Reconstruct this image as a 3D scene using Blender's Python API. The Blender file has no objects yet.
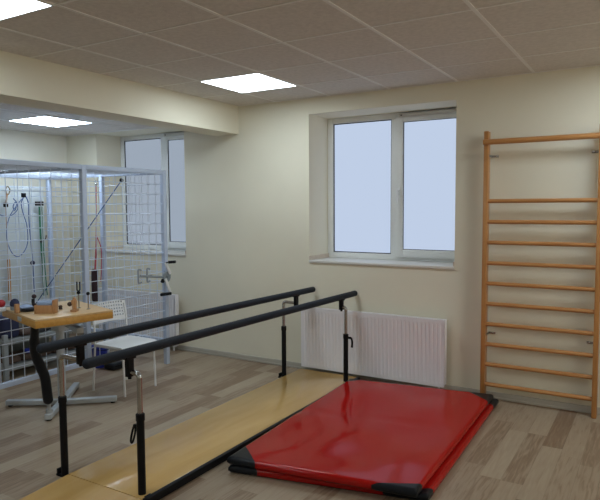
import bpy, bmesh, math, random
from mathutils import Vector, Matrix
random.seed(7)
SC = bpy.context.scene
COL = SC.collection
PI = math.pi

# ------------------------------------------------------------------ helpers
class MB:
    def __init__(self):
        self.bm = bmesh.new()
    def box(self, x0, x1, y0, y1, z0, z1):
        r = bmesh.ops.create_cube(self.bm, size=1.0)
        for v in r['verts']:
            v.co = Vector(((x0+x1)/2 + v.co.x*(x1-x0), (y0+y1)/2 + v.co.y*(y1-y0), (z0+z1)/2 + v.co.z*(z1-z0)))
        return r['verts']
    def obox(self, c, sx, sy, sz, rz=0.0, rx=0.0, ry=0.0):
        M = Matrix.Translation(c) @ Matrix.Rotation(rz, 4, 'Z') @ Matrix.Rotation(ry, 4, 'Y') @ Matrix.Rotation(rx, 4, 'X') @ Matrix.Diagonal((sx, sy, sz, 1))
        return bmesh.ops.create_cube(self.bm, size=1.0, matrix=M)['verts']
    def bbox(self, x0, x1, y0, y1, z0, z1, w=.004, seg=2):      # bevelled box
        return self.obev(((x0+x1)/2, (y0+y1)/2, (z0+z1)/2), x1-x0, y1-y0, z1-z0, w=w, seg=seg)
    def obev(self, c, sx, sy, sz, rz=0.0, rx=0.0, ry=0.0, w=.004, seg=2):
        b = bmesh.new()
        bmesh.ops.create_cube(b, size=1.0, matrix=Matrix.Diagonal((sx, sy, sz, 1)))
        bmesh.ops.bevel(b, geom=b.edges[:], offset=w, segments=seg, profile=.5, affect='EDGES')
        M = Matrix.Translation(c) @ Matrix.Rotation(rz, 4, 'Z') @ Matrix.Rotation(ry, 4, 'Y') @ Matrix.Rotation(rx, 4, 'X')
        b.transform(M)
        self.merge(b)
    def merge(self, b):
        vm = {}
        for v in b.verts: vm[v] = self.bm.verts.new(v.co)
        for f in b.faces:
            try: nf = self.bm.faces.new([vm[v] for v in f.verts]); nf.material_index = f.material_index
            except ValueError: pass
        b.free()
    def face(self, pts, mi=0):
        f = self.bm.faces.new([self.bm.verts.new(Vector(p)) for p in pts]); f.material_index = mi
        return f
    def rod(self, a, b, w):                                     # thin square wire
        a, b = Vector(a), Vector(b); d = (b-a)
        L = d.length; d.normalize()
        u = d.orthogonal().normalized(); v = d.cross(u)
        h = w/2
        A = [self.bm.verts.new(a + u*h*s + v*h*t) for s, t in ((-1,-1),(1,-1),(1,1),(-1,1))]
        B = [self.bm.verts.new(b + u*h*s + v*h*t) for s, t in ((-1,-1),(1,-1),(1,1),(-1,1))]
        for i in range(4):
            self.bm.faces.new((A[i], A[(i+1)%4], B[(i+1)%4], B[i]))
        self.bm.faces.new(A[::-1]); self.bm.faces.new(B)
    def tube(self, pts, r, n=12, closed=False):
        pts = [Vector(p) for p in pts]; N = len(pts)
        rs = r if isinstance(r, (list, tuple)) else [r]*N
        rings = []; prev = None
        for i, p in enumerate(pts):
            if closed: t = pts[(i+1) % N] - pts[i-1]
            elif i == 0: t = pts[1] - p
            elif i == N-1: t = p - pts[i-1]
            else: t = (pts[i+1]-p).normalized() + (p-pts[i-1]).normalized()
            t.normalize()
            u = t.orthogonal().normalized() if prev is None else (prev - t*prev.dot(t)).normalized()
            prev = u; v = t.cross(u)
            rings.append([self.bm.verts.new(p + (u*math.cos(2*PI*k/n) + v*math.sin(2*PI*k/n))*rs[i]) for k in range(n)])
        for i in range(N if closed else N-1):
            A, B = rings[i], rings[(i+1) % N]
            for k in range(n):
                self.bm.faces.new((A[k], A[(k+1)%n], B[(k+1)%n], B[k]))
        if not closed:
            self.bm.faces.new(rings[0][::-1]); self.bm.faces.new(rings[-1])
    def lathe(self, c, prof, n=20, axis=(0,0,1)):               # prof: [(r, h)]
        ax = Vector(axis).normalized(); u = ax.orthogonal().normalized(); v = ax.cross(u); c = Vector(c)
        rings = [[self.bm.verts.new(c + ax*h + (u*math.cos(2*PI*k/n)+v*math.sin(2*PI*k/n))*max(r, 1e-5)) for k in range(n)] for r, h in prof]
        for A, B in zip(rings, rings[1:]):
            for k in range(n): self.bm.faces.new((A[k], A[(k+1)%n], B[(k+1)%n], B[k]))
        self.bm.faces.new(rings[0][::-1]); self.bm.faces.new(rings[-1])
    def ball(self, c, r, sz=1.0):
        bmesh.ops.create_uvsphere(self.bm, u_segments=18, v_segments=12, radius=r, matrix=Matrix.Translation(c) @ Matrix.Diagonal((1,1,sz,1)))
    def prism(self, poly, z0, z1):
        A = [self.bm.verts.new((x, y, z0)) for x, y in poly]; B = [self.bm.verts.new((x, y, z1)) for x, y in poly]
        n = len(poly)
        for i in range(n): self.bm.faces.new((A[i], A[(i+1)%n], B[(i+1)%n], B[i]))
        self.bm.faces.new(A[::-1]); self.bm.faces.new(B)

def wloc(o):
    p = Vector((0,0,0))
    while o is not None:
        p += o.location; o = o.parent
    return p

def link(name, mb, mats, parent=None, base=None, angle=35):
    bm = mb.bm if isinstance(mb, MB) else mb
    bmesh.ops.recalc_face_normals(bm, faces=bm.faces[:])
    for f in bm.faces: f.smooth = True
    for e in bm.edges:
        if len(e.link_faces) != 2 or e.calc_face_angle(0) > math.radians(angle): e.smooth = False
    off = wloc(parent) if parent is not None else (Vector(base) if base else Vector((0,0,0)))
    for v in bm.verts: v.co -= off
    me = bpy.data.meshes.new(name); bm.to_mesh(me); bm.free()
    for m in (mats if isinstance(mats, (list, tuple)) else [mats]): me.materials.append(m)
    o = bpy.data.objects.new(name, me); COL.objects.link(o)
    if parent is not None: o.parent = parent
    elif base: o.location = base
    return o

def thing(name, label, cat, loc, group=None):
    o = bpy.data.objects.new(name, None); COL.objects.link(o); o.location = loc
    o.empty_display_size = .1
    return tag(o, label, cat, group)
def tag(o, label, cat, group=None):
    o['label'] = label; o['category'] = cat
    if group: o['group'] = group
    return o
def struct(name, mb, mats, angle=35, parent=None):
    o = link(name, mb, mats, parent, angle=angle)
    if parent is None: o['kind'] = 'structure'
    return o

# smooth curve through points (Catmull-Rom)
def spline(pts, k=6, closed=False):
    P = [Vector(p) for p in pts]; n = len(P); out = []
    rng = range(n) if closed else range(n-1)
    for i in rng:
        p0 = P[i-1] if (closed or i > 0) else P[0]*2-P[1]
        p1 = P[i]; p2 = P[(i+1) % n]
        p3 = P[(i+2) % n] if (closed or i+2 < n) else P[-1]*2-P[-2]
        for j in range(k):
            t = j/k
            out.append(.5*((2*p1)+(p2-p0)*t+(2*p0-5*p1+4*p2-p3)*t*t+(3*p1-p0-3*p2+p3)*t**3))
    if not closed: out.append(P[-1])
    return out

# ------------------------------------------------------------------ materials
def mat(name, col, rough=.5, metal=0., spec=.5, bump=0., bscale=40., var=0., vscale=6., coat=0.):
    m = bpy.data.materials.new(name); m.use_nodes = True
    nt = m.node_tree; N = nt.nodes; L = nt.links
    b = N['Principled BSDF']
    b.inputs['Base Color'].default_value = (*col, 1); b.inputs['Roughness'].default_value = rough
    b.inputs['Metallic'].default_value = metal; b.inputs['Specular IOR Level'].default_value = spec
    b.inputs['Coat Weight'].default_value = coat
    tc = N.new('ShaderNodeTexCoord')
    if var > 0:
        nz = N.new('ShaderNodeTexNoise'); nz.inputs['Scale'].default_value = vscale; nz.inputs['Detail'].default_value = 4
        L.new(tc.outputs['Object'], nz.inputs['Vector'])
        rp = N.new('ShaderNodeValToRGB')
        rp.color_ramp.elements[0].position = .3; rp.color_ramp.elements[1].position = .7
        rp.color_ramp.elements[0].color = (*[c*(1-var) for c in col], 1); rp.color_ramp.elements[1].color = (*[min(1, c*(1+var)) for c in col], 1)
        L.new(nz.outputs['Fac'], rp.inputs['Fac']); L.new(rp.outputs['Color'], b.inputs['Base Color'])
    if bump > 0:
        nb = N.new('ShaderNodeTexNoise'); nb.inputs['Scale'].default_value = bscale; nb.inputs['Detail'].default_value = 5
        L.new(tc.outputs['Object'], nb.inputs['Vector'])
        bp = N.new('ShaderNodeBump'); bp.inputs['Strength'].default_value = bump; bp.inputs['Distance'].default_value = .01
        L.new(nb.outputs['Fac'], bp.inputs['Height']); L.new(bp.outputs['Normal'], b.inputs['Normal'])
    return m

def emit(name, col, strength):
    m = bpy.data.materials.new(name); m.use_nodes = True
    nt = m.node_tree; N = nt.nodes; nt.nodes.remove(N['Principled BSDF'])
    e = N.new('ShaderNodeEmission'); e.inputs['Color'].default_value = (*col, 1); e.inputs['Strength'].default_value = strength
    nt.links.new(e.outputs[0], N['Material Output'].inputs[0])
    return m

def wood_mat(name, c0, c1, axis='Y', rough=.4, scale=5., coat=0., stretch=14.):
    m = bpy.data.materials.new(name); m.use_nodes = True
    nt = m.node_tree; N = nt.nodes; L = nt.links; b = N['Principled BSDF']
    tc = N.new('ShaderNodeTexCoord'); mp = N.new('ShaderNodeMapping')
    s = [stretch]*3; s['XYZ'.index(axis)] = 1.0
    mp.inputs['Scale'].default_value = s
    L.new(tc.outputs['Object'], mp.inputs['Vector'])
    nz = N.new('ShaderNodeTexNoise'); nz.inputs['Scale'].default_value = scale; nz.inputs['Detail'].default_value = 6; nz.inputs['Distortion'].default_value = .6
    L.new(mp.outputs[0], nz.inputs['Vector'])
    rp = N.new('ShaderNodeValToRGB'); rp.color_ramp.elements[0].position = .3; rp.color_ramp.elements[1].position = .72
    rp.color_ramp.elements[0].color = (*c0, 1); rp.color_ramp.elements[1].color = (*c1, 1)
    L.new(nz.outputs['Fac'], rp.inputs['Fac']); L.new(rp.outputs['Color'], b.inputs['Base Color'])
    b.inputs['Roughness'].default_value = rough; b.inputs['Coat Weight'].default_value = coat
    b.inputs['Coat Roughness'].default_value = .09
    return m

def floor_mat():
    m = bpy.data.materials.new('laminate_planks'); m.use_nodes = True
    nt = m.node_tree; N = nt.nodes; L = nt.links; b = N['Principled BSDF']
    geo = N.new('ShaderNodeNewGeometry'); sep = N.new('ShaderNodeSeparateXYZ'); L.new(geo.outputs['Position'], sep.inputs[0])
    def mth(op, a, bb=None):
        n = N.new('ShaderNodeMath'); n.operation = op
        for i, q in enumerate((a, bb)):
            if q is None: continue
            if isinstance(q, (int, float)): n.inputs[i].default_value = q
            else: L.new(q, n.inputs[i])
        return n.outputs[0]
    xs = mth('DIVIDE', sep.outputs['X'], .125); row = mth('FLOOR', xs); xf = mth('FRACT', xs)
    wn = N.new('ShaderNodeTexWhiteNoise'); wn.noise_dimensions = '1D'; L.new(row, wn.inputs['W'])
    ys = mth('ADD', mth('DIVIDE', sep.outputs['Y'], .85), mth('MULTIPLY', wn.outputs['Value'], 7.3))
    colm = mth('FLOOR', ys); yf = mth('FRACT', ys)
    cb = N.new('ShaderNodeCombineXYZ'); L.new(row, cb.inputs[0]); L.new(colm, cb.inputs[1])
    w2 = N.new('ShaderNodeTexWhiteNoise'); w2.noise_dimensions = '2D'; L.new(cb.outputs[0], w2.inputs['Vector'])
    # grain
    mp = N.new('ShaderNodeMapping'); mp.inputs['Scale'].default_value = (26, 2.2, 1)
    ad = N.new('ShaderNodeVectorMath'); ad.operation = 'MULTIPLY_ADD'
    ad.inputs[1].default_value = (3.1, 5.7, 0); L.new(w2.outputs['Color'], ad.inputs[0]); L.new(geo.outputs['Position'], ad.inputs[2])
    L.new(ad.outputs[0], mp.inputs['Vector'])
    nz = N.new('ShaderNodeTexNoise'); nz.inputs['Scale'].default_value = 2.2; nz.inputs['Detail'].default_value = 8; nz.inputs['Distortion'].default_value = .8
    L.new(mp.outputs[0], nz.inputs['Vector'])
    tone = mth('ADD', mth('ADD', mth('MULTIPLY', w2.outputs['Value'], .66), .05), mth('MULTIPLY', mth('SUBTRACT', nz.outputs['Fac'], .5), 1.0))
    rp = N.new('ShaderNodeValToRGB'); el = rp.color_ramp.elements
    el[0].position = .0; el[0].color = (.21, .138, .088, 1)
    el[1].position = .85; el[1].color = (.40, .325, .235, 1)
    e = el.new(.22); e.color = (.255, .18, .12, 1)
    e = el.new(.38); e.color = (.335, .256, .18, 1)
    L.new(tone, rp.inputs['Fac'])
    ex = mth('MINIMUM', xf, mth('SUBTRACT', 1.0, xf)); ey = mth('MINIMUM', yf, mth('SUBTRACT', 1.0, yf))
    line = mth('MINIMUM', mth('DIVIDE', ex, .012), mth('DIVIDE', ey, .002))
    ln = N.new('ShaderNodeClamp'); L.new(line, ln.inputs[0]); 
    dk = mth('ADD', .72, mth('MULTIPLY', ln.outputs[0], .28))
    mx = N.new('ShaderNodeVectorMath'); mx.operation = 'SCALE'; L.new(rp.outputs['Color'], mx.inputs[0]); L.new(dk, mx.inputs['Scale'])
    L.new(mx.outputs[0], b.inputs['Base Color'])
    b.inputs['Roughness'].default_value = .38; b.inputs['Specular IOR Level'].default_value = .4
    bp = N.new('ShaderNodeBump'); bp.inputs['Strength'].default_value = .12; bp.inputs['Distance'].default_value = .003
    L.new(nz.outputs['Fac'], bp.inputs['Height']); L.new(bp.outputs['Normal'], b.inputs['Normal'])
    return m

def wall_mat(name, col):
    return mat(name, col, rough=.85, spec=.25, bump=.06, bscale=60, var=.03, vscale=1.5)

WALL = wall_mat('cream_wall_paint', (.79, .752, .615))
WALLB = wall_mat('cream_alcove_paint', (.80, .775, .675))
TILE = mat('ceiling_tile', (.68, .64, .60), rough=.95, spec=.1, bump=.25, bscale=160, var=.07, vscale=35)
TBAR = mat('ceiling_grid_bar', (.80, .78, .75), rough=.6)
FLOOR = floor_mat()
SKIRT = mat('skirting_grey', (.45, .42, .36), rough=.5)
PVC = mat('white_pvc', (.82, .84, .83), rough=.35)
SILL = mat('sill_stone', (.62, .53, .43), rough=.5, var=.08, vscale=30)
SILLW = mat('sill_white', (.66, .64, .60), rough=.45)
RUBBER = mat('black_gasket', (.03, .03, .035), rough=.6)
RAD = mat('radiator_enamel', (.85, .84, .88), rough=.35)
RADDARK = mat('radiator_gap', (.12, .11, .11), rough=.8)
PINE = wood_mat('varnished_pine', (.42, .18, .05), (.54, .26, .085), axis='Z', rough=.35, scale=4, coat=.3)
PINEX = wood_mat('varnished_pine_rung', (.44, .19, .055), (.55, .27, .095), axis='X', rough=.35, scale=4, coat=.3)
PLY = wood_mat('birch_plywood', (.53, .32, .10), (.63, .405, .15), axis='Y', rough=.26, scale=1.6, coat=.5, stretch=5)
TOPW = wood_mat('table_board', (.62, .41, .20), (.69, .48, .25), axis='X', rough=.4, scale=3)
EDGEW = wood_mat('table_edge', (.52, .26, .05), (.60, .33, .08), axis='X', rough=.4, scale=3)
TOYW = wood_mat('toy_beech', (.40, .20, .085), (.50, .27, .12), axis='Z', rough=.5, scale=6)
BLACK = mat('black_powder_coat', (.008, .008, .010), rough=.5, spec=.15)
FOAM = mat('charcoal_foam_grip', (.017, .022, .032), spec=.2, rough=.65, bump=.1, bscale=200)
CHROME = mat('brushed_steel', (.48, .47, .46), rough=.22, metal=1.0)
STEEL = mat('grey_steel_paint', (.48, .52, .56), rough=.38, metal=.3)
REDV = mat('red_vinyl', (.40, .009, .007), rough=.11, spec=.20, bump=.05, bscale=6)
BLKV = mat('black_vinyl', (.010, .012, .016), rough=.35, spec=.2)
CAGE = mat('pale_blue_enamel', (.50, .58, .74), rough=.4)
WIRE = mat('wire_enamel', (.64, .71, .83), rough=.4)
BOARD = mat('white_board', (.62, .66, .66), rough=.6)
WHITEP = mat('white_plastic', (.76, .77, .78), rough=.35)
BLUEC = mat('blue_cord', (.03, .09, .26), rough=.6)
PALEB = mat('pale_blue_cord', (.10, .17, .38), rough=.6)
GREENC = mat('green_strap', (.02, .16, .09), rough=.7)
ORANGEC = mat('orange_strap', (.50, .25, .08), rough=.7)
BRASS = mat('dull_brass', (.25, .19, .10), rough=.45)
REDC = mat('red_cord', (.50, .07, .10), rough=.6)
MAROON = mat('dark_sling', (.03, .012, .016), rough=.7)
NAVY = mat('navy_fabric', (.02, .025, .07), rough=.8)
REDF = mat('red_knob', (.36, .012, .02), rough=.45)
BLUEP = mat('blue_plastic', (.01, .03, .33), rough=.4)
BLUEF = mat('light_blue_foam', (.34, .44, .64), rough=.7)
BROWN = mat('brown_sandbag', (.085, .055, .042), rough=.85, var=.25, vscale=20)
DISC = mat('cast_grey', (.27, .31, .34), rough=.4, metal=.2)
GREYS = mat('grey_shelf', (.30, .33, .35), rough=.5)
OLIVE = mat('grey_green_box', (.16, .175, .16), rough=.6)
GREYBAG = mat('dark_grey_sandbag', (.045, .05, .055), rough=.85, var=.2, vscale=20)
VENT = mat('vent_grey', (.66, .65, .62), rough=.5)
LAMP = emit('lamp_diffuser', (.80, .92, 1.0), 14.5)
LAMP2 = emit('lamp_diffuser_cool', (.72, .86, 1.0), 19.0)
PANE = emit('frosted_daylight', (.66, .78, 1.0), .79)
PANE3 = emit('added_window_daylight', (1.0, .90, .72), 3.9)  # glow of the added side window
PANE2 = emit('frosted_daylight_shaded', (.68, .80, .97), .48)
LAMPF = mat('lamp_frame', (.70, .70, .68), rough=.5)

# ------------------------------------------------------------------ setting
H, HA = 2.635, 2.50
XR, YF, XL = 2.6, -7.2, -6.43
NI = .41                                       # niche depth
n1 = (-2.91, -1.485, 1.06, 2.485)              # x0 x1 z0 z1
n2 = (-5.885, -4.485, 1.06, 2.497)

m = MB(); m.box(XL-.1, XR+.1, YF-.1, .05, -.1, 0); struct('floor', m, FLOOR)

def wall_with_niches():
    m = MB()
    y0, y1 = 0, NI+.12
    xs = [XL-.1, n2[0], n2[1], n1[0], n1[1], XR+.1]
    for i in (0, 2, 4): m.box(xs[i], xs[i+1], y0, y1, 0, H+.1)
    for n in (n2, n1):
        m.box(n[0], n[1], y0, y1, 0, n[2]); m.box(n[0], n[1], y0, y1, n[3], H+.1)
    bmesh.ops.remove_doubles(m.bm, verts=m.bm.verts[:], dist=1e-5)
    return m
struct('wall_back', wall_with_niches(), WALL)
m = MB(); m.box(XL-.1, XL, YF-.1, 0, 0, H+.1); struct('wall_left', m, WALLB)
m = MB(); RW = (-3.4, -1.2, 1.06, 2.485)          # opening for an unseen side window, added to brighten the room
m.box(XR, XR+.35, YF-.1, RW[0], 0, H+.1); m.box(XR, XR+.35, RW[1], 0, 0, H+.1); m.box(XR, XR+.35, RW[0], RW[1], 0, RW[2]); m.box(XR, XR+.35, RW[0], RW[1], RW[3], H+.1)
struct('wall_right', m, WALL)
m = MB(); m.box(XL-.1, XR+.1, YF-.1, YF, 0, H+.1); struct('wall_front', m, WALL)
m = MB(); m.box(-4.05, -3.745, YF, 0, 2.351, H+.05); struct('trim_1', m, WALL)   # dropped beam

GX = -0.875                                    # a grid line of the ceiling tiles
GY = -0.576
def ceiling(name, x0, x1, z, gx, gy):
    m = MB(); m.box(x0, x1, YF, 0, z, z+.05)
    k = math.ceil((x0-gx)/.6)
    while gx+k*.6 < x1:
        x = gx+k*.6
        for v in m.box(x-.011, x+.011, YF, 0, z-.0035, z): pass
        k += 1
    k = math.ceil((YF-gy)/.6)
    while gy+k*.6 < 0:
        y = gy+k*.6; m.box(x0, x1, y-.009, y+.009, z-.003, z); k += 1
    # border angle along the walls
    m.box(x0, x1, -.02, 0, z-.003, z)
    o = struct(name, m, [TILE, TBAR])
    for p in o.data.polygons:
        if max(o.data.vertices[i].co.z for i in p.vertices) <= z+1e-4 and min(o.data.vertices[i].co.z for i in p.vertices) < z-1e-4: p.material_index = 1
ceiling('ceiling', -3.745, XR, H, GX, GY)
ceiling('ceiling.001', XL, -4.05, HA, -5.14, -.655)

def ceiling_lamp(x0, y0, z, label, LAMP=LAMP):
    t = thing('ceiling_light', label, 'ceiling light', (x0+.3, y0+.3, z), 'square ceiling light panels')
    m = MB(); a, b = x0+.004, x0+.596; c, d = y0+.004, y0+.596; w = .012
    m.box(a, b, c, c+w, z-.008, z-.0035); m.box(a, b, d-w, d, z-.008, z-.0035); m.box(a, a+w, c+w, d-w, z-.008, z-.0035); m.box(b-w, b, c+w, d-w, z-.008, z-.0035)
    link('frame', m, LAMPF, t)
    m = MB(); m.box(a+w, b-w, c+w, d-w, z-.007, z-.0035); link('diffuser', m, LAMP, t)
XA = GX-4*.6
ceiling_lamp(XA, GY-.6, H, 'square white light panel in the tiled ceiling nearest the window wall')
ceiling_lamp(XA, GY-3.0, H, 'square white light panel cut off by the top left corner of the photo')
ceiling_lamp(-5.74, -1.255, HA, 'square white light panel in the lower alcove ceiling behind the beam', LAMP2)
ceiling_lamp(GX+.6, GY-.6, H, 'added square light panel above the wall bars, just out of the photo on the right')  # unseen lamp, added to raise the light on the right
ceiling_lamp(GX+.6, GY-5.4, H, 'added square light panel behind the camera on the right')  # unseen lamp added for overall brightness
ceiling_lamp(XA, GY-5.4, H, 'added square light panel behind the camera on the left')  # second unseen lamp at the back, also added for brightness

# skirtings
def skirting(name, x0, x1):
    m = MB(); m.bbox(x0, x1, -.014, 0, 0, .055, w=.003); m.bbox(x0, x1, -.02, 0, 0, .018, w=.003)
    struct(name, m, SKIRT)
skirting('baseboard_back', XL, XR)
m = MB(); m.bbox(XL, XL+.014, YF, -.02, 0, .055, w=.003); struct('baseboard_left', m, SKIRT)

# windows -------------------------------------------------------------
def frame_ring(m, x0, x1, z0, z1, wl, wr, wb, wt, y0, y1):
    m.bbox(x0, x0+wl, y0, y1, z0, z1, w=.004); m.bbox(x1-wr, x1, y0, y1, z0, z1, w=.004)
    m.bbox(x0+wl, x1-wr, y0, y1, z0, z0+wb, w=.004); m.bbox(x0+wl, x1-wr, y0, y1, z1-wt, z1, w=.004)
def window(num, n, PANE):
    x0, x1 = n[0], n[1]; zb, zt = 1.085, n[3]; y0 = NI-.03; y1 = NI+.05
    mid = x0 + .735
    m = MB()
    frame_ring(m, x0, x1, zb, zt, .06, .05, .055, .055, y0, y1)
    m.bbox(mid-.045, mid+.035, y0, y1, zb+.055, zt-.055, w=.004)
    root = struct('window_%d' % num, m, PVC)
    # left fixed light
    m = MB(); frame_ring(m, x0+.056, mid-.041, zb+.05, zt-.05, .014, .014, .014, .014, y0+.012, y0+.05)
    link('gasket', m, RUBBER, root)
    m = MB(); m.box(x0+.064, mid-.049, y0+.02, y0+.03, zb+.058, zt-.058); link('pane', m, PANE, root)
    # right opening sash
    m = MB(); sx0, sx1, sz0, sz1 = mid+.005, x1-.03, zb+.03, zt-.042
    frame_ring(m, sx0, sx1, sz0, sz1, .075, .075, .075, .05, y0-.018, y0+.03)
    sash = link('sash', m, PVC, root)
    m = MB(); frame_ring(m, sx0+.071, sx1-.071, sz0+.071, sz1-.046, .009, .009, .009, .009, y0-.012, y0+.02)
    link('gasket', m, RUBBER, sash)
    m = MB(); m.box(sx0+.078, sx1-.078, y0, y0+.01, sz0+.078, sz1-.053); link('pane', m, PANE, sash)
    # handle on the sash stile
    m = MB(); hx, hz = sx0+.036, 1.74
    m.bbox(hx-.014, hx+.014, y0-.03, y0-.018, hz-.035, hz+.035, w=.004)
    m.tube([(hx, y0-.03, hz+.015), (hx, y0-.058, hz+.015), (hx, y0-.064, hz+.0), (hx, y0-.064, hz-.11)], .009, 10)
    link('window_handle', m, WHITEP, root)
    # ventilator above the sash
    m = MB(); m.bbox(mid+.04, x1-.04, y0-.035, y0-.019, zt-.050, zt-.016, w=.003)
    vt = link('ventilator', m, VENT, root)
    m = MB(); m.box(mid+.06, mid+.075, y0-.039, y0-.035, zt-.038, zt-.028)
    link('vent_slot', m, RUBBER, vt)
    # sill board: the stone ends against the reveals, white board between
    m = MB(); m.bbox(x0-.0, x1+.0, -.012, y0+.01, 1.061, 1.085, w=.003); link('window_sill', m, SILLW, root)
    m = MB(); m.box(x0, x0+.012, -.002, y0, 1.085, 1.125); m.box(x1-.012, x1, -.002, y0, 1.085, 1.125)
    link('sill_upstand', m, SILL, root)
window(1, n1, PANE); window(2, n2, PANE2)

m = MB(); x0_, x1_ = XR+.2, XR+.28
for a, b in ((RW[0], RW[0]+.06), ((RW[0]+RW[1])/2-.05, (RW[0]+RW[1])/2+.05), (RW[1]-.06, RW[1])): m.bbox(x0_, x1_, a, b, RW[2], RW[3])
for a, b in ((RW[2], RW[2]+.08), (RW[3]-.06, RW[3])): m.bbox(x0_+.001, x1_-.001, RW[0], RW[1], a, b)
w3 = struct('window_3', m, PVC)  # unseen window, added as extra daylight from the right
m = MB(); m.box(x0_+.03, x0_+.04, RW[0]+.03, RW[1]-.03, RW[2]+.04, RW[3]-.03); link('pane', m, PANE3, w3)

# ------------------------------------------------------------------ radiators
def radiator(x0, x1, label):
    z0, z1 = .055, .632; yf, yb = -.105, -.045
    t = thing('radiator', label, 'radiator', ((x0+x1)/2, -.05, 0))
    m = MB()                                      # fluted front panel
    n = int((x1-x0-.03)/.036); xa = x0+.015; dx = (x1-x0-.03)/n
    prof = []
    for i in range(n):
        x = xa+i*dx
        prof += [(x+.10*dx, yf), (x+.52*dx, yf), (x+.64*dx, yf+.006), (x+.98*dx, yf+.006)]
    prof = [(x0, yf)] + prof + [(x1, yf)]
    zz = [(z0, .0), (z0+.004, -.0), (z0+.035, 0), (z0+.05, 1), (z1-.05, 1), (z1-.035, 0), (z1, 0)]
    rows = [[m.bm.verts.new((x, yf+(y-yf)*f, z)) for x, y in prof] for z, f in zz]
    for A, B in zip(rows, rows[1:]):
        for i in range(len(prof)-1): m.bm.faces.new((A[i], A[i+1], B[i+1], B[i]))
    m.box(x0, x1, yf+.012, yf+.02, z0, z1)
    link('front_panel', m, RAD, t, angle=25)
    m = MB(); m.box(x0+.01, x1-.01, yb-.01, yb, z0, z1-.01); link('back_panel', m, RAD, t)
    m = MB(); m.bbox(x0-.006, x0+.002, yf+.006, yb+.002, z0+.02, z1+.006, w=.002); link('side_cover', m, RAD, t)
    m = MB(); m.bbox(x1-.002, x1+.006, yf+.006, yb+.002, z0+.02, z1+.006, w=.002); link('side_cover', m, RAD, t)
    m = MB(); zt = z1+.004
    m.box(x0, x1, yf+.002, yf+.012, zt-.004, zt); m.box(x0, x1, yb-.01, yb, zt-.004, zt)
    k = int((x1-x0)/.02)
    for i in range(k+1):
        x = x0+(x1-x0)*i/k; m.box(x-.004, x+.004, yf+.01, yb-.005, zt-.006, zt-.001)
    link('top_grille', m, RAD, t)
    m = MB(); m.box(x0+.02, x1-.02, yf+.03, yb-.015, z0+.02, z1-.03); link('convector_fins', m, RADDARK, t)
    for x in (x0+.2, x1-.2):
        m = MB(); m.box(x-.015, x+.015, yb-.001, -.001, z0+.06, z1-.08); link('wall_bracket', m, RAD, t)
    m = MB(); m.tube([(x1-.05, -.075, z0+.02), (x1-.05, -.075, .0)], .009, 10); link('pipe', m, RAD, t)
radiator(-2.945, -1.535, 'white ribbed panel radiator under the large window, behind the parallel bars')
radiator(-5.80, -4.575, 'white panel radiator in the alcove, seen through the wire cage')

# ------------------------------------------------------------------ wall bars
t = thing('wall_bars', 'tall varnished wooden wall bars ladder fixed to the window wall on the right', 'wall bars', (-.79, -.08, 0))
for x in (-1.207, -.378):
    m = MB(); m.bbox(x-.018, x+.018, -.125, -.045, 0, 2.195, w=.006); link('upright', m, PINE, t)
def oval(m, x0, x1, y, z, rz, ry):
    n = 14
    A = [m.bm.verts.new((x0, y+ry*math.cos(2*PI*k/n), z+rz*math.sin(2*PI*k/n))) for k in range(n)]
    B = [m.bm.verts.new((x1, y+ry*math.cos(2*PI*k/n), z+rz*math.sin(2*PI*k/n))) for k in range(n)]
    for k in range(n): m.bm.faces.new((A[k], A[(k+1)%n], B[(k+1)%n], B[k]))
    m.bm.faces.new(A[::-1]); m.bm.faces.new(B)
for k in range(10):
    m = MB(); oval(m, -1.190, -.395, -.09, .138+.1667*k, .017, .022); link('rung', m, PINEX, t)
m = MB(); oval(m, -1.222, -.365, -.142, 2.105, .022, .020); link('rung', m, PINEX, t)
for x, s in ((-1.189, 1), (-.396, -1)):
    for z in (2.0, .55):
        m = MB(); m.box(x-.001, x+s*.004, -.09, -.001, z-.009, z+.009) if s > 0 else m.box(x-.004, x+.001, -.09, -.001, z-.009, z+.009)
        if s > 0: m.box(x, x+.055, -.006, -.001, z-.009, z+.009)
        else: m.box(x-.055, x, -.006, -.001, z-.009, z+.009)
        m.lathe((x+s*.035, -.006, z), [(.008, 0), (.008, .004), (.003, .006)], 8, (0, -1, 0))
        b = link('wall_bracket', m, CHROME, t); b['label'] = 'small steel fixing bracket'

# ------------------------------------------------------------------ parallel bars
PB = thing('parallel_bars', 'pair of black padded parallel walking bars on a plywood platform', 'parallel bars', (-2.66, -1.6, 0))
yA, yB = -2.80, -.13
m = MB(); m.bbox(-2.935, -2.335, yA, yB, .012, .042, w=.003); link('platform_board', m, PLY, PB)
m = MB()
m.bbox(-2.334, -2.305, yA, yB, 0, .044, w=.003); m.bbox(-2.955, -2.936, yA, yB, 0, .030, w=.003)
m.box(-2.93, -2.34, yB-.03, yB, 0, .012); m.box(-2.93, -2.34, yA, yA+.03, 0, .012)
link('platform_frame', m, BLACK, PB)
m = MB()                                          # ramp down towards the near end
pts = [(-2.935, yA-.004, .040), (-2.335, yA-.004, .040), (-2.335, yA-.62, .004), (-2.935, yA-.62, .004)]
top = [m.bm.verts.new(p) for p in pts]; bot = [m.bm.verts.new((p[0], p[1], max(0, p[2]-.022) if i < 2 else .0)) for i, p in enumerate(pts)]
m.bm.faces.new(top); m.bm.faces.new(bot[::-1])
for i in range(4): m.bm.faces.new((top[i], bot[i], bot[(i+1)%4], top[(i+1)%4]))
link('ramp', m, PLY, PB)
railL = [Vector((-2.832, -3.03, .847)), Vector((-2.84, -.05, .808))]
railR = [Vector((-2.455, -3.04, .816)), Vector((-2.405, -.028, .797))]
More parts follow.
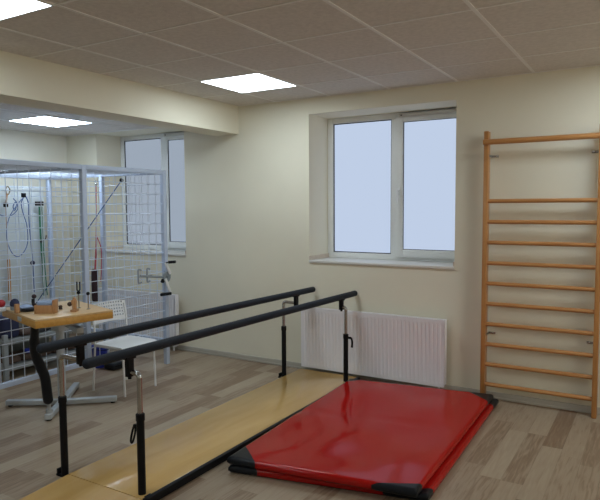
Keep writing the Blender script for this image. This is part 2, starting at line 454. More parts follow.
for a, b in (railL, railR):
    m = MB(); d = (b-a).normalized(); R = .027
    P, rs = [], []
    for tt in (0, .25, .5, .75, 1): P.append(a+d*(R*(.2+.0)+R*.8*tt-R*.8)); rs.append(R*math.sqrt(max(.02, 1-(1-tt)**2)))
    for i in range(1, 12): P.append(a.lerp(b, i/12)); rs.append(R)
    for tt in (1, .75, .5, .25, 0): P.append(b-d*(R*.2+R*.8*tt-R*.8)); rs.append(R*math.sqrt(max(.02, 1-(1-tt)**2)))
    m.tube(P, rs, 20); link('handrail', m, FOAM, PB)
def pb_post(px, py, rail, ztop, zblk, lever):
    s = 1 if px < -2.7 else -1
    f = (py-rail[0].y)/(rail[1].y-rail[0].y); rc = rail[0].lerp(rail[1], f)
    m = MB(); m.tube([(px, py, 0), (px, py, zblk)], .0215, 18); m.lathe((px, py, zblk-.035), [(.0245, 0), (.0245, .035), (.019, .04)], 18)
    post = link('post', m, BLACK, PB)
    m = MB(); sgn = -1 if px < -2.7 else 1
    m.bbox(min(px, px+sgn*.055), max(px, px+sgn*.055), py-.022, py+.022, 0, .012, w=.002)
    m.bbox(px+sgn*.042-.006, px+sgn*.042+.006, py-.022, py+.022, .0, .045, w=.002)
    link('foot_bracket', m, BLACK, post)
    m = MB(); zr = rc.z-.085                       # telescopic steel tube with a bent head
    kx = rc.x
    m.tube(spline([(px, py, zblk-.02), (px, py, ztop-.05), (px, py, ztop-.018), (px+s*.018, py, ztop), ((px+kx)/2, py, ztop), (kx, py, ztop)], 4), .0145, 14)
    for i in range(8):
        z = zblk+.03+i*.03
        if z < ztop-.05: m.lathe((px, py-.0135, z), [(.004, 0), (.004, .0015)], 8, (0, -1, 0))
    link('telescopic_tube', m, CHROME, post)
    m = MB()                                      # clamp carrying the rail
    m.bbox(kx-.016, kx+.016, py-.02, py+.02, ztop-.025, rc.z-.02, w=.004)
    m.bbox(kx-.02, kx+.02, py-.034, py+.034, rc.z-.034, rc.z-.018, w=.004)
    m.tube([(kx, py, ztop-.038), (kx, py, ztop-.02)], .010, 10)
    link('rail_clamp', m, BLACK, post)
    if lever:
        m = MB(); z = zblk-(.085 if lever == 1 else .06)
        if lever == 1:                            # looped clamp lever
            m.tube([(px-.02, py, z+.02), (px-.045, py-.005, z+.015)], .008, 10)
            pts = [(px-.042, py-.004, z+.015), (px-.058, py-.004, z-.02), (px-.072, py-.004, z-.075), (px-.062, py-.004, z-.085), (px-.045, py-.004, z-.05), (px-.034, py-.004, z-.005)]
            m.tube(spline(pts, 4, True), .006, 8, True)
        else:
            m.tube([(px+.02, py, z+.03), (px+.05, py, z+.03)], .009, 10)
            m.tube(spline([(px+.03, py, z+.035), (px+.052, py, z+.032), (px+.062, py, z+.0), (px+.06, py, z-.05)], 5), [.008]*8+[.009]*7+[.011], 10)
        link('clamp_lever', m, BLACK, post)
pb_post(-3.005, -2.77, railL, .730, .486, 0)
pb_post(-2.378, -2.758, railR, .708, .487, 1)
pb_post(-2.975, -.37, railL, .722, .49, 0)
pb_post(-2.365, -.30, railR, .708, .466, 2)

# ------------------------------------------------------------------ red folded mat
def mat_slab(corners, z0, z1, cuts, seam=True):
    NX, NY = 26, 34; r = .018
    c = [Vector((x, y, 0)) for x, y in corners]    # FL FR BR BL
    def ss(n):
        a = [0, .006, .014, .026]; mid = [.026+(1-.052)*i/n for i in range(1, n)]
        return a + mid + [1-q for q in a[::-1]]
    U, V = ss(NX), ss(NY)
    hz = (z1-z0)/2; zc = (z0+z1)/2
    def fall(q, L):
        d = min(q, 1-q)*L
        return 0 if d >= r else 1-math.sqrt(max(0, 1-((r-d)/r)**2))
    bm = bmesh.new(); g = {}
    Lx = (c[1]-c[0]).length; Ly = (c[3]-c[0]).length
    for side in (1, -1):
        for i, u in enumerate(U):
            for j, v in enumerate(V):
                p = c[0].lerp(c[1], u).lerp(c[3].lerp(c[2], u), v)
                k = max(fall(u, Lx), fall(v, Ly))
                z = zc+side*hz*(1-.55*k)
                if side > 0:
                    e = min(u, 1-u, .12)/.12*min(v, 1-v, .12)/.12
                    z += .004*math.sin(5*u+2.2*v*7)*e + .003*math.sin(11*u-9*v)*e - .002*(1-e)
                    if seam: z -= .006*math.exp(-((v-.52-.05*(u-.5))/.012)**2)
                g[side, i, j] = bm.verts.new((p.x, p.y, z))
    nU, nV = len(U), len(V)
    for side in (1, -1):
        for i in range(nU-1):
            for j in range(nV-1):
                q = (g[side,i,j], g[side,i+1,j], g[side,i+1,j+1], g[side,i,j+1])
                bm.faces.new(q if side > 0 else q[::-1])
    ring = [(i, 0) for i in range(nU)] + [(nU-1, j) for j in range(1, nV)] + [(i, nV-1) for i in range(nU-2, -1, -1)] + [(0, j) for j in range(nV-2, 0, -1)]
    for k in range(len(ring)):
        a, b = ring[k], ring[(k+1) % len(ring)]
        bm.faces.new((g[1,a[0],a[1]], g[1,b[0],b[1]], g[-1,b[0],b[1]], g[-1,a[0],a[1]]))
    planes = []
    for k in range(4):
        p = c[k]; a = p+(c[(k+1)%4]-p).normalized()*cuts[k][0]; b = p+(c[k-1]-p).normalized()*cuts[k][1]
        d = (b-a).normalized(); nrm = Vector((-d.y, d.x, 0))
        if nrm.dot(p-a) < 0: nrm = -nrm
        bmesh.ops.bisect_plane(bm, geom=bm.verts[:]+bm.edges[:]+bm.faces[:], plane_co=a, plane_no=nrm, dist=1e-5)
        planes.append((a, nrm))
    parts = [bmesh.new() for _ in range(5)]; maps = [dict() for _ in range(5)]
    for f in bm.faces:
        ctr = f.calc_center_median(); w = 0
        for k, (a, nrm) in enumerate(planes):
            if (ctr-a).dot(nrm) > 0: w = k+1
        vs = []
        for v in f.verts:
            if v not in maps[w]: maps[w][v] = parts[w].verts.new(v.co)
            vs.append(maps[w][v])
        parts[w].faces.new(vs)
    bm.free()
    return parts
MT = thing('gym_mat', 'red folded vinyl gymnastics mat with black corners beside the platform', 'gym mat', (-1.65, -1.2, 0))
for (cs, z0, z1, nm) in (([(-2.185, -2.245), (-1.02, -2.0), (-1.07, -.135), (-2.285, -.36)], .002, .050, 'lower_layer'),
                         ([(-2.19, -2.25), (-1.055, -2.085), (-1.095, -.21), (-2.285, -.38)], .053, .103, 'upper_layer')):
    ps = mat_slab(cs, z0, z1, ((.19, .20), (.09, .25), (.21, .20), (.12, .12)), nm == 'upper_layer')
    lay = link(nm, ps[0], REDV, MT, angle=50)
    for q in ps[1:]:
        k = link('corner_patch', q, BLKV, lay, angle=50); k['label'] = 'black vinyl corner'

# ------------------------------------------------------------------ wire exercise cage
CX, CB, CYR, CYM, CYL = -4.30, -6.09, -.53, -1.515, -2.46
CZ0, CZ1 = .22, 1.975; PW = .045
CG = thing('exercise_cage', 'pale blue steel mesh exercise cage standing in the alcove', 'exercise cage', (CX-.9, -1.5, 0))
def post(x, y, z0=0., w=PW):
    m = MB(); m.bbox(x-w/2, x+w/2, y-w/2, y+w/2, z0, CZ1-.001, w=.004)
    link('post', m, CAGE, CG)
for x, y, z0 in ((CX, CYR, 0), (CX, CYM, .20), (CX, CYL, 0), (CB, CYR, 0), (CB, CYM, 0), (CB, CYL, 0), ((CX+CB)/2, CYR, 0)):
    post(x, y, z0)
def railx(y, z, x0=CB, x1=CX): m = MB(); m.bbox(x0+PW/2, x1-PW/2, y-.02, y+.02, z-.02, z+.02, w=.003); link('frame_rail', m, CAGE, CG)
def raily(x, z, y0, y1): m = MB(); m.bbox(x-.02, x+.02, y0+PW/2, y1-PW/2, z-.02, z+.02, w=.003); link('frame_rail', m, CAGE, CG)
zt, zb = CZ1-.02, CZ0+.02
xm = (CX+CB)/2
for x in (CX, CB):
    for a, b in ((CYL, CYM), (CYM, CYR)):
        raily(x, zt, a, b); raily(x, zb, a, b)
for a, b in ((CB, xm), (xm, CX)):
    railx(CYR, zt, a, b); railx(CYR, zb, a, b)
railx(CYM, zt); railx(CYL, zt)
def wires(fn, u0, u1, v0, v1, step=.1, w=.005):
    m = MB(); nu = round((u1-u0)/step); nv = round((v1-v0)/step)
    for i in range(1, nu): u = u0+(u1-u0)*i/nu; m.rod(fn(u, v0, 0), fn(u, v1, 0), w)
    for j in range(1, nv): v = v0+(v1-v0)*j/nv; m.rod(fn(u0, v, w), fn(u1, v, w), w)
    return m
for a, b in ((CYL, CYM), (CYM, CYR)):
    link('mesh_panel', wires(lambda u, v, d: (CX+.008-d, u, v), a+.02, b-.02, zb+.02, zt-.02), WIRE, CG)
    link('mesh_panel', wires(lambda u, v, d: (CB+.008-d, u, v), a+.02, b-.02, zb+.02, zt-.02), WIRE, CG)
    for c, d_ in ((CB, xm), (xm, CX)):
        link('mesh_panel', wires(lambda u, v, d: (v, u, zt+.004-d), a+.02, b-.02, c+.02, d_-.02), WIRE, CG)
for a, b in ((CB, xm), (xm, CX)):
    link('mesh_panel', wires(lambda u, v, d: (u, CYR+.004-d, v), a+.02, b-.02, zb+.02, zt-.02), WIRE, CG)
m = MB(); m.bbox(CB-.045, CB-.030, CYL+.05, CYR-.05, .30, 1.85, w=.003)
k = link('back_board', m, BOARD, CG); k['label'] = 'plain white board behind the back mesh'

# cords and slings hanging in the cage ---------------------------------
xb = -6.115
def at(pts, x=xb): return [(x, y, z) for y, z in pts]
def hook_block(m, x, y, z, s=.03): m.bbox(x-.012, x+.012, y-s*.8, y+s*.8, z-.024, z+.024, w=.006)
# blue looped cord
t = thing('looped_cord', 'thin blue cord hanging in one wide loop from a black clip', 'cord', (xb+.05, -.86, 1.74))
m = MB(); m.tube(spline(at([(-.87, 1.72), (-.90, 1.66), (-.885, 1.56), (-.843, 1.415), (-.838, 1.247), (-.88, 1.136), (-.968, 1.075), (-1.048, 1.147), (-1.088, 1.314), (-1.05, 1.50), (-.95, 1.64)], xb+.05), 5, True), .0048, 8, True)
link('loop', m, PALEB, t); m = MB(); hook_block(m, xb+.05, -.868, 1.745); link('clip', m, BLACK, t)
t = thing('long_cord', 'long straight blue cord with a navy stopper ball', 'cord', (xb+.03, -.79, 1.70))
xq = xb+.03
m = MB(); m.tube(spline(at([(-.835, 1.745), (-.80, 1.66), (-.800, 1.471), (-.788, 1.244), (-.773, .993), (-.768, .66)], xq), 5), .006, 8); link('cord', m, PALEB, t)
m = MB(); m.ball((xq, -.775, .99), .026); link('stopper_ball', m, NAVY, t)
# green strap with double clip
t = thing('green_strap', 'dark green strap hanging from a wide double black clip', 'strap', (xb, -.64, 1.65))
m = MB(); m.tube(spline(at([(-.642, 1.62), (-.638, 1.236), (-.625, .945), (-.621, .60)]), 5), .010, 8); m.tube(spline(at([(-.61, 1.62), (-.612, 1.3), (-.60, .95), (-.58, .60)]), 5), .006, 8)
link('strap', m, GREENC, t)
m = MB(); hook_block(m, xb, -.667, 1.655, .031); hook_block(m, xb, -.615, 1.655, .031); link('clip', m, BLACK, t)
m = MB(); m.tube(spline(at([(-.635, 1.22), (-.58, 1.25), (-.565, 1.29)]), 4), .006, 8); m.ball((xb, -.63, 1.22), .018); link('tie', m, MAROON, t)
# orange strap with carabiner
t = thing('orange_strap', 'faded orange strap hanging from a brass carabiner, leftmost in the cage', 'strap', (xb, -1.04, 1.8))
m = MB(); m.tube(spline(at([(-1.02, 1.84), (-1.045, 1.80), (-1.02, 1.75), (-.995, 1.80)]), 4, True), .006, 8, True); link('carabiner', m, BRASS, t)
m = MB(); m.tube(at([(-1.03, 1.76), (-1.048, 1.66)]), .008, 8); m.tube(spline(at([(-1.048, 1.62), (-1.05, 1.40), (-1.044, 1.05)]), 4), .006, 8); m.tube(spline(at([(-1.044, 1.05), (-1.042, .9), (-1.048, .60)]), 4), .016, 8); link('strap', m, ORANGEC, t)
m = MB(); hook_block(m, xb, -1.05, 1.64); link('clip', m, BLACK, t)
t = thing('knotted_cord', 'short knotted blue cord beside the brass carabiner', 'cord', (xb+.03, -1.0, 1.6))
m = MB(); m.tube(spline(at([(-1.16, 1.54), (-1.08, 1.52), (-1.0, 1.53), (-.93, 1.60), (-.955, 1.67), (-.985, 1.62), (-.965, 1.58), (-.94, 1.66), (-.98, 1.71)], xb+.03), 5), .0045, 8)
link('cord', m, BLUEC, t)
# diagonal elastic cord
t = thing('elastic_cord', 'taut blue cord running diagonally down the cage from a black pulley', 'cord', (-4.86, -.57, 1.885))
m = MB(); m.tube([(-4.86, -.57, 1.878), (-6.04, -.79, .52)], .0052, 8); link('cord', m, BLUEC, t)
m = MB(); m.lathe((-4.86, -.572, 1.891), [(.018, 0), (.021, .005), (.017, .012), (.021, .019), (.018, .024)], 16, (0, 1, 0)); link('pulley', m, BLACK, t)
# red sling
t = thing('red_sling', 'red cord doubled into a sling with a dark padded handle', 'sling', (-5.27, -.57, 1.83))
m = MB()
m.tube([(-5.24, -.57, 1.86), (-5.262, -.57, 1.30)], .005, 8)
m.tube(spline([(-5.262, -.57, 1.30), (-5.262, -.57, 1.22), (-5.292, -.575, .90)], 5), .009, 8)
m.tube(spline([(-5.255, -.57, 1.30), (-5.19, -.57, 1.16), (-5.195, -.57, .95), (-5.21, -.57, .80)], 5), .005, 8)
link('cord', m, REDC, t)
m = MB(); m.tube(spline([(-5.285, -.58, .93), (-5.292, -.58, .88), (-5.295, -.58, .70), (-5.296, -.58, .58)], 4), [.02]+[.036]*11+[.03], 14); link('handle', m, MAROON, t)
m = MB(); m.tube([(-5.24, -.57, 1.90), (-5.24, -.57, 1.84)], .006, 8); m.ball((-5.24, -.57, 1.86), .014); link('snap_hook', m, CHROME, t)

for o in list(COL.objects):                      # hang the cords just in front of the back mesh
    if o.parent is None and o.type == 'EMPTY' and o.location.x < -6.0 and 'category' in o and o['category'] in ('cord', 'strap'):
        o.location.x += .06; o.location.y -= .045

# hand crank on the front corner post ----------------------------------
xc = CX+.05
t = thing('hand_crank', 'steel hand crank trainer with two black grips on the cage corner post', 'hand crank', (xc, -.565, .90))
c0 = Vector((xc, -.565, .905))
m = MB(); m.lathe(c0, [(.0, -.006), (.050, -.006), (.053, 0), (.053, .012), (.036, .016), (.034, .010), (.014, .012), (.012, .03), (0, .03)], 28, (1, 0, 0)); link('disc', m, DISC, t)
m = MB(); m.bbox(CX+.024, xc-.004, -.60, -.53, .86, .95, w=.004); link('mount_block', m, STEEL, t)
def cyl(m, a, b, r): m.tube([a, b], r, 12)
for s in (1, -1):
    m = MB(); e = c0+Vector((.02, -.03*s, .14*s if s > 0 else .0))
    if s > 0: a, e = c0+Vector((.02, .03, .03)), c0+Vector((.03, -.035, .145))
    else: a, e = c0+Vector((.02, -.04, -.015)), c0+Vector((.03, .03, -.17))
    m.obev((a+e)/2, .012, .028, (e-a).length, rx=math.atan2(-(e.y-a.y), e.z-a.z), w=.002); arm = link('crank_arm', m, WHITEP, t)
    m = MB()
    if s > 0: cyl(m, e+Vector((0, 0, 0)), e+Vector((.012, .03, .005)), .006); cyl(m, e+Vector((.012, .03, .005)), e+Vector((.03, .105, .004)), .015)
    else: cyl(m, e, e+Vector((.0, -.02, 0)), .006); cyl(m, e+Vector((-.0, -.005, 0)), e+Vector((-.0, -.14, .004)), .016)
    link('grip', m, BLACK, arm)
m = MB(); m.tube([(xc-.02, -.90, .945), (xc-.02, -.60, .906)], .012, 12)
bar = link('support_bar', m, GREYS, t)
for y in (-.915, -.80):
    m = MB(); m.tube(spline([(xc-.02, y+.03, 1.0), (xc-.02, y, 1.008), (xc-.02, y-.008, .99), (xc-.02, y-.008, .895), (xc-.02, y, .878), (xc-.02, y+.03, .885)], 4), .009, 8)
    m.box(xc-.028, xc-.012, y-.008, y+.05, .932, .945); link('hook_bracket', m, GREYS, bar)
m = MB(); m.lathe((xc+.005, -.625, .85), [(.012, 0), (.022, .012), (.01, .04)], 14); link('knob', m, BLACK, t)

# storage rack with sandbags inside the cage ----------------------------
RX0, RX1, RY0, RY1 = -5.50, -5.15, -1.76, -.80
t = thing('storage_rack', 'low grey two-shelf rack inside the cage, seen under the table', 'rack', ((RX0+RX1)/2, (RY0+RY1)/2, 0))
for z in (.10, .345):
    m = MB(); m.bbox(RX0, RX1, RY0, RY1, z, z+.03, w=.003); m.bbox(RX1-.012, RX1+.004, RY0, RY1, z-.012, z+.036, w=.003); link('shelf', m, GREYS, t)
for x in (RX0+.02, RX1-.02):
    for y in (RY0+.025, RY1-.025):
        m = MB(); m.bbox(x-.018, x+.018, y-.022, y+.022, 0, .43, w=.003); link('leg', m, GREYS, t)
def sandbag(y, z, w, h, mt, label, dx=.24, grp='sandbags on the low rack'):
    b = bmesh.new(); bmesh.ops.create_cube(b, size=1); bmesh.ops.subdivide_edges(b, edges=b.edges[:], cuts=5, use_grid_fill=True)
    for v in b.verts:
        q = v.co*2; f = 1-.22*(q.x**4*q.y**4)
        v.co = Vector((q.x*dx/2*(1-.10*q.z*q.z), q.y*w/2*(1-.10*q.z*q.z), (q.z*(1-.30*max(abs(q.x)**3, abs(q.y)**3)))*h/2*f))
    b.transform(Matrix.Translation(((RX0+RX1)/2+.03, y, z+h/2*.88)))
    # seat the bag on the shelf
    zm = min(v.co.z for v in b.verts); b.transform(Matrix.Translation((0, 0, z-zm)))
    o = link('sandbag', b, mt, base=((RX0+RX1)/2+.03, y, z)); tag(o, label, 'sandbag', grp)
ords = ['first', 'second', 'third', 'fourth', 'fifth']
for i in range(5):
    sandbag(-1.64+.165*i, .1305, .135, .085, BROWN, 'brown sandbag on the lower shelf of the rack, %s from the left end' % ords[i])
for i in range(3):
    sandbag(-1.48+.165*i, .3755, .14, .07, BROWN if i != 1 else GREYBAG, ['brown flat sandbag on the upper rack shelf, nearest the navy bag', 'dark grey flat sandbag in the middle of the upper rack shelf', 'brown flat sandbag on the upper rack shelf, nearest the small black bag'][i])
m = MB(); m.obev((-5.32, -1.64, .376+.105), .24, .19, .21, w=.045, seg=4); o = link('cloth_bag', m, NAVY, base=(-5.32, -1.64, .376)); tag(o, 'navy cloth bag at the left end of the upper rack shelf', 'bag')
m = MB(); m.obev((-5.32, -.98, .376+.075), .22, .17, .15, w=.035, seg=4); o = link('cloth_bag', m, GREYBAG, base=(-5.32, -.98, .376)); tag(o, 'small black bag at the right end of the upper rack shelf', 'bag')
m = MB(); m.bbox(-5.23, -5.18, -1.51, -1.44, .1305+.078, .1305+.120, w=.01); o = link('cuff_weight', m, BLUEP, base=(-5.205, -1.475, .2085)); tag(o, 'small blue cuff weight lying on a brown sandbag', 'weight')
t = thing('storage_box', 'grey green box standing behind the rack in the cage', 'box', (-5.78, -1.35, 0))
m = MB(); m.bbox(-5.95, -5.60, -1.75, -.95, 0, .46, w=.01); link('box_body', m, OLIVE, t)
m = MB(); m.bbox(-5.96, -5.59, -1.76, -.94, .461, .50, w=.008); link('lid', m, OLIVE, t)
t = thing('bucket', 'royal blue bucket on the floor of the cage, behind the white chair', 'bucket', (-4.80, -.96, 0))
m = MB(); m.lathe((-4.80, -.96, .0), [(.060, 0), (.064, .005), (.080, .21), (.086, .212), (.086, .222), (.076, .222), (.062, .02), (.0, .02)], 24); link('body', m, BLUEP, t)
m = MB(); m.tube(spline([(-4.80, -1.045, .205), (-4.72, -1.02, .19), (-4.70, -.96, .185), (-4.72, -.90, .19), (-4.80, -.875, .205)], 4), .004, 8); link('handle', m, BLACK, t)
t = thing('pouch', 'flat black pouch lying on the floor beside the blue bucket', 'pouch', (-4.62, -.93, 0))
m = MB(); m.obev((-4.62, -.93, .036), .15, .17, .07, w=.025, seg=4); link('body', m, BLKV, t)
m = MB(); m.obev((-4.545, -.93, .045), .01, .12, .02, w=.004); link('flap', m, BLACK, t)

# ------------------------------------------------------------------ hand therapy table
TZ = .85
T = thing('therapy_table', 'square wooden topped therapy table on a grey cross foot in front of the cage', 'table', (-4.13, -1.93, 0))
FLc, FRc = Vector((-3.588, -2.523)), Vector((-3.435, -1.987))
du = (FRc-FLc).normalized(); dv = Vector((-du.y, du.x))        # dv points to -x (away)
def tp(u, v): p = FLc+du*u+dv*v; return (p.x, p.y)
W_, D_ = (FRc-FLc).length, .688
ang = math.atan2(du.y, du.x)
def tcen(u, v, z): p = tp(u, v); return (p[0], p[1], z)
m = MB(); m.obev(tcen(W_/2, D_/2, TZ-.006), W_, D_, .012, rz=ang, w=.002); link('tabletop', m, TOPW, T)
m = MB(); e = .018
m.obev(tcen(W_/2, e/2, TZ-.037), W_, e, .05, rz=ang, w=.003); m.obev(tcen(W_/2, D_-e/2, TZ-.037), W_, e, .05, rz=ang, w=.003)
m.obev(tcen(e/2, D_/2, TZ-.037), e, D_-2*e, .05, rz=ang, w=.003); m.obev(tcen(W_-e/2, D_/2, TZ-.037), e, D_-2*e, .05, rz=ang, w=.003)
link('edge_band', m, EDGEW, T)
m = MB(); m.obev(tcen(-.003, .30, TZ-.032), .006, .07, .03, rz=ang, w=.002); link('metal_plate', m, STEEL, T)
cx, cy = -4.12, -1.93
m = MB(); m.tube([(cx, cy, .03), (cx, cy, .62)], .032, 18); link('column', m, STEEL, T)
m = MB()
m.obev((cx+.20, cy-.07, .70), .62, .05, .04, rz=math.atan2(-.13, .3), w=.005); m.bbox(cx-.05, cx+.05, cy-.05, cy+.05, .62, .69, w=.005)
m.obev(tcen(W_/2, D_/2, TZ-.085), .30, .36, .03, rz=ang, w=.004); m.obev((-3.98, -2.02, .745), .07, .07, .07, rz=ang, w=.004); link('support_arm', m, STEEL, T)
for (ex, ey) in ((-4.50, -2.17), (-3.80, -1.65), (-3.90, -2.23), (-4.42, -1.55)):
    m = MB(); dx, dy = ex-cx, ey-cy; L = math.hypot(dx, dy)
    m.obev((cx+dx/2, cy+dy/2, .032), L, .05, .04, rz=math.atan2(dy, dx), w=.005)
    lg = link('foot_beam', m, STEEL, T)
    m = MB(); m.lathe((ex-dx/L*.03, ey-dy/L*.03, 0), [(.018, 0), (.02, .004), (.016, .012)], 12); link('foot_pad', m, BLACK, lg)
m = MB(); m.tube(spline([(-3.72, -2.43, .80), (-3.80, -2.385, .66), (-3.85, -2.345, .55), (-3.87, -2.30, .45), (-3.865, -2.265, .35), (-3.885, -2.235, .20), (-3.90, -2.215, .14)], 5), [.022]+[.030]*4+[.036]*24+[.03, .02], 16); link('padded_strut', m, MAROON if False else BLKV, T)
m = MB(); m.tube([(-3.90, -2.215, .15), (-3.93, -2.19, .045)], .014, 12); m.lathe((-3.93, -2.19, .05), [(.025, 0), (.025, .03), (.015, .035)], 14); link('strut_foot', m, STEEL, T)

# things on the table -----------------------------------------------------
def cup(x, y, body, top, label, dome):
    t = thing('knob_cup', label, 'hand exerciser', (x, y, TZ))
    m = MB(); m.lathe((x, y, TZ+.0005), [(.028, 0), (.031, .004), (.031, .024), (.022, .03)], 20); link('base', m, body, t)
    m = MB(); 
    if dome: m.lathe((x, y, TZ+.03), [(.03, 0), (.034, .01), (.032, .03), (.022, .046), (.009, .054), (.0, .055)], 20)
    else: m.ball((x, y, TZ+.03+.026), .029)
    link('grip_ball', m, top, t)
cup(-4.115, -2.425, WHITEP, REDF, 'red ball on a white cup at the left edge of the table', False)
cup(-4.075, -2.345, GREYS, NAVY, 'navy dome beside the red ball on the table', True)
x, y = -3.93, -2.425
m = MB(); m.obev((x, y, TZ+.034), .03, .035, .066, rz=ang, w=.004); o = link('wooden_block', m, TOYW, base=(x, y, TZ)); tag(o, 'small upright wooden block at the left end of the black arc', 'wooden block')
t = thing('arc_trainer', 'pale blue dish with a curved black rim on the table', 'hand exerciser', (-3.95, -2.32, TZ))
m = MB(); a0, a1 = Vector((-3.925, -2.395)), Vector((-4.0, -2.245)); mid = (a0+a1)/2+Vector((.055, .012))
m.tube(spline([(a0.x, a0.y, TZ+.02), ((a0.x*2+mid.x*2)/4+.005, (a0.y*2+mid.y*2)/4, TZ+.013), (mid.x, mid.y, TZ+.013), ((a1.x+mid.x)/2+.008, (a1.y+mid.y)/2, TZ+.02), (a1.x, a1.y, TZ+.05), (a1.x-.005, a1.y+.005, TZ+.075)], 5), .012, 12); link('rim', m, BLKV, t)
m = MB(); m.lathe((-3.975, -2.325, TZ+.001), [(.035, 0), (.055, .01), (.066, .032), (.062, .034), (.045, .03), (.02, .045), (0, .048)], 22); link('dish', m, BLUEF, t)
m = MB(); m.ball((-4.005, -2.232, TZ+.092), .017); link('end_knob', m, MAROON, t)
# wooden box with blue pad
bx, by, ba = -3.765, -2.305, .507
bux, buy = math.cos(ba), math.sin(ba)
def bp_(a, b, z): return (bx+a*bux-b*buy, by+a*buy+b*bux, z)     # a along the box, b away from the camera
bw, bd, bh, th = .118, .09, .060, .010
t = thing('wooden_box', 'wooden box with a light blue foam pad on the table', 'wooden box', (bx, by, TZ))
for b in (-bd/2+th/2, bd/2-th/2):
    m = MB(); m.obev(bp_(0, b, TZ+bh/2+.0005), bw, th, bh, rz=ba, w=.002); link('side_board', m, TOYW, t)
m = MB(); m.obev(bp_(0, 0, TZ+.006), bw, bd-2*th-.001, .011, rz=ba, w=.002); link('bottom_board', m, TOYW, t)
m = MB(); m.obev(bp_(-bw/2-th/2, 0, TZ+bh/2+.0005), th, bd, bh, rz=ba, w=.002); link('end_board', m, TOYW, t)
m = MB(); m.obev(bp_(bw/2+.011, -.012, TZ+.0495), .020, bd*.72, .098, rz=ba, w=.006); e = link('end_board', m, TOYW, t); e['label'] = 'taller end board'
m = MB(); m.obev(bp_(-.004, .004, TZ+bh+.010), bw-.012, bd-.022, .036, rz=ba, w=.012, seg=3); link('foam_pad', m, BLUEF, t)
p = bp_(-bw/2-.020, -.01, TZ+.058)
m = MB(); m.ball(p, .013); m.tube([p, bp_(-bw/2-.006, -.01, TZ+.048)], .005, 8); link('knob', m, MAROON, t)
p = (-3.80, -2.16, TZ)
m = MB(); m.lathe(p, [(.010, 0.0005), (.014, .006), (.011, .016), (.015, .022), (.009, .03), (0, .032)], 14); o = link('wooden_peg', m, BROWN, base=p); tag(o, 'tiny dark turned peg beside the box with the blue pad', 'peg')
fx, fy = -3.63, -2.17
t = thing('wooden_stand', 'upright wooden stand with a dark side knob near the middle of the table', 'hand exerciser', (fx, fy, TZ))
m = MB(); m.obev((fx, fy, TZ+.046), .026, .030, .09, rz=ba, w=.004); m.obev((fx, fy, TZ+.0085), .045, .05, .016, rz=ba, w=.003); link('post', m, TOYW, t)
m = MB(); m.obev((fx-.002, fy, TZ+.070), .034, .034, .034, rz=ba, w=.006); m.lathe((fx, fy, TZ+.087), [(.013, 0), (.009, .008), (.011, .013), (0, .019)], 12); link('head', m, TOYW, t)
p = (fx-.03, fy-.017, TZ+.055)
m = MB(); m.ball(p, .017); m.tube([p, (fx, fy, TZ+.057)], .007, 10); link('side_knob', m, BROWN, t)
# steel rods with black knobs
for i, p in enumerate(((-3.725, -2.055, TZ), (-3.62, -2.055, TZ))):
    t = thing('pin_rod', ['thin steel rod with a black knob and forked tip, standing on the table', 'thin steel rod with a plain black knob near the right end of the table'][i], 'rod', p)
    m = MB(); m.lathe(p, [(.014, .0005), (.014, .005), (.005, .007), (.004, .115)], 12); link('rod', m, CHROME, t)
    m = MB(); m.ball((p[0], p[1], TZ+.118), .0135); link('knob', m, BLACK, t)
    if i == 0:
        m = MB()
        for s in (-1, 1): q = (p[0]+s*.011*bux, p[1]+s*.011*buy, 0); m.tube([(p[0], p[1], TZ+.125), (q[0], q[1], TZ+.14), (q[0], q[1], TZ+.20)], .0055, 8)
        link('fork', m, GREYBAG, t)

# ------------------------------------------------------------------ chair
CHc = Vector((-4.005, -1.343, 0))
CH = thing('chair', 'white plastic chair with a perforated backrest beside the table', 'chair', CHc)
def chp(f, s, z): return (CHc.x+f, CHc.y+s, z)               # f forward (+x), s sideways (+y)
m = MB(); n, k = 14, 12; rows = []
for i in range(n+1):
    f = -.19+.39*i/n; row = []
    for j in range(k+1):
        q = -1+2*j/k; wd = .205*(1-.03*(i/n)); 
        z = .418-.012*math.cos(q*PI/2)*math.sin(PI*i/n)-(.03*max(0, (i/n-.85)/.15)**2)
        ff = f if abs(q) < .99 else f
        edge = 1-.12*max(0, abs(q)-.7)/.3*(1 if i in (0, n) else 0)
        row.append(m.bm.verts.new(chp(f*edge if i in (0, n) else f, q*wd, z)))
    rows.append(row)
for A, B in zip(rows, rows[1:]):
    for j in range(k): m.bm.faces.new((A[j], A[j+1], B[j+1], B[j]))
o = link('seat', m, WHITEP, CH); md = o.modifiers.new('thick', 'SOLIDIFY'); md.thickness = .012; md.offset = 0
m = MB(); z0, z1 = .585, .76; NR, NC = 6, 15                   # perforated back
def bk(u, v):
    s = (-1+2*u); w = .195+.006*v
    return chp(-.195-.035*v+.028*s*s*1.0-.02, s*w, z0+(z1-z0)*v + (-.012*s*s*s*s if v > .5 else 0))
for i in range(NC):
    for j in range(NR):
        u0, u1, v0, v1 = i/NC, (i+1)/NC, j/NR, (j+1)/NR
        c = [(u0, v0), (u1, v0), (u1, v1), (u0, v1)]
        if 0 < i < NC-1 and 0 < j < NR:
            h = .27; uc, vc = (u0+u1)/2, (v0+v1)/2
            inn = [(uc+(a-uc)*2*h, vc+(b-vc)*2*h) for a, b in c]
            for q in range(4):
                a, b = c[q], c[(q+1)%4]; d, e2 = inn[(q+1)%4], inn[q]
                m.face([bk(*a), bk(*b), bk(*d), bk(*e2)])
        else: m.face([bk(*p) for p in c])
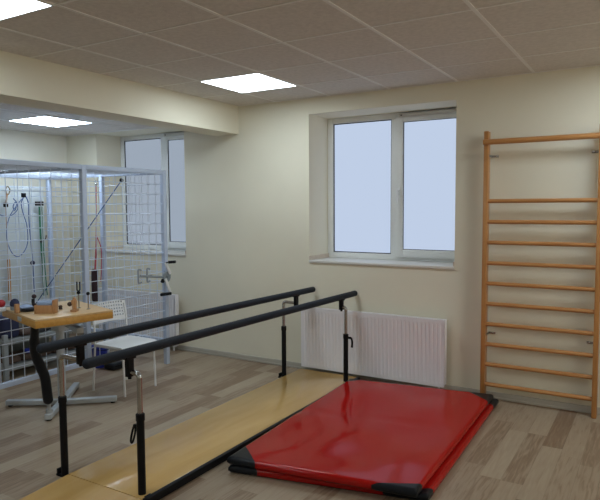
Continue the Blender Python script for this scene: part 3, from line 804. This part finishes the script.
bmesh.ops.remove_doubles(m.bm, verts=m.bm.verts[:], dist=1e-5)
o = link('backrest', m, WHITEP, CH); md = o.modifiers.new('thick', 'SOLIDIFY'); md.thickness = .007; md.offset = 0
for s in (-1, 1):
    m = MB(); m.tube(spline([chp(-.215, s*.19, .002), chp(-.195, s*.188, .25), chp(-.185, s*.185, .41), chp(-.19, s*.183, .58), chp(-.212, s*.181, .73)], 5), .009, 12); link('leg', m, WHITEP, CH)
    m = MB(); m.tube(spline([chp(.165, s*.18, .002), chp(.158, s*.18, .23), chp(.145, s*.178, .385), chp(.10, s*.178, .402), chp(-.18, s*.182, .402)], 5), .009, 12); link('leg', m, WHITEP, CH)
m = MB(); m.tube([chp(-.16, -.182, .402), chp(-.16, .182, .402)], .008, 10); m.tube([chp(.12, -.178, .400), chp(.12, .178, .400)], .008, 10); link('seat_frame', m, WHITEP, CH)

# ------------------------------------------------------------------ world, camera, colour management
w = bpy.data.worlds.new('World'); SC.world = w; w.use_nodes = True
bg = w.node_tree.nodes['Background']; bg.inputs[0].default_value = (.6, .75, 1, 1); bg.inputs[1].default_value = .5
cam = bpy.data.cameras.new('Camera'); co = bpy.data.objects.new('Camera', cam); COL.objects.link(co)
cam.sensor_fit = 'HORIZONTAL'; cam.sensor_width = 36; cam.lens = 36*600.2/600
yaw, pit, rol = .5395, .0713, -.0055
fw = Vector((-math.sin(yaw)*math.cos(pit), math.cos(yaw)*math.cos(pit), -math.sin(pit)))
r = Vector((math.cos(yaw), math.sin(yaw), 0)); u = r.cross(fw)
r2 = math.cos(rol)*r+math.sin(rol)*u; u2 = -math.sin(rol)*r+math.cos(rol)*u
M = Matrix(((r2.x, u2.x, -fw.x, 0), (r2.y, u2.y, -fw.y, 0), (r2.z, u2.z, -fw.z, 0), (0, 0, 0, 1)))
co.matrix_world = Matrix.Translation((0, -5.0367, 1.5985)) @ M
cam.clip_start = .05
SC.camera = co
vs = SC.view_settings; vs.view_transform = 'Standard'; vs.look = 'None'; vs.gamma = 1; vs.exposure = 0
vs.use_curve_mapping = False
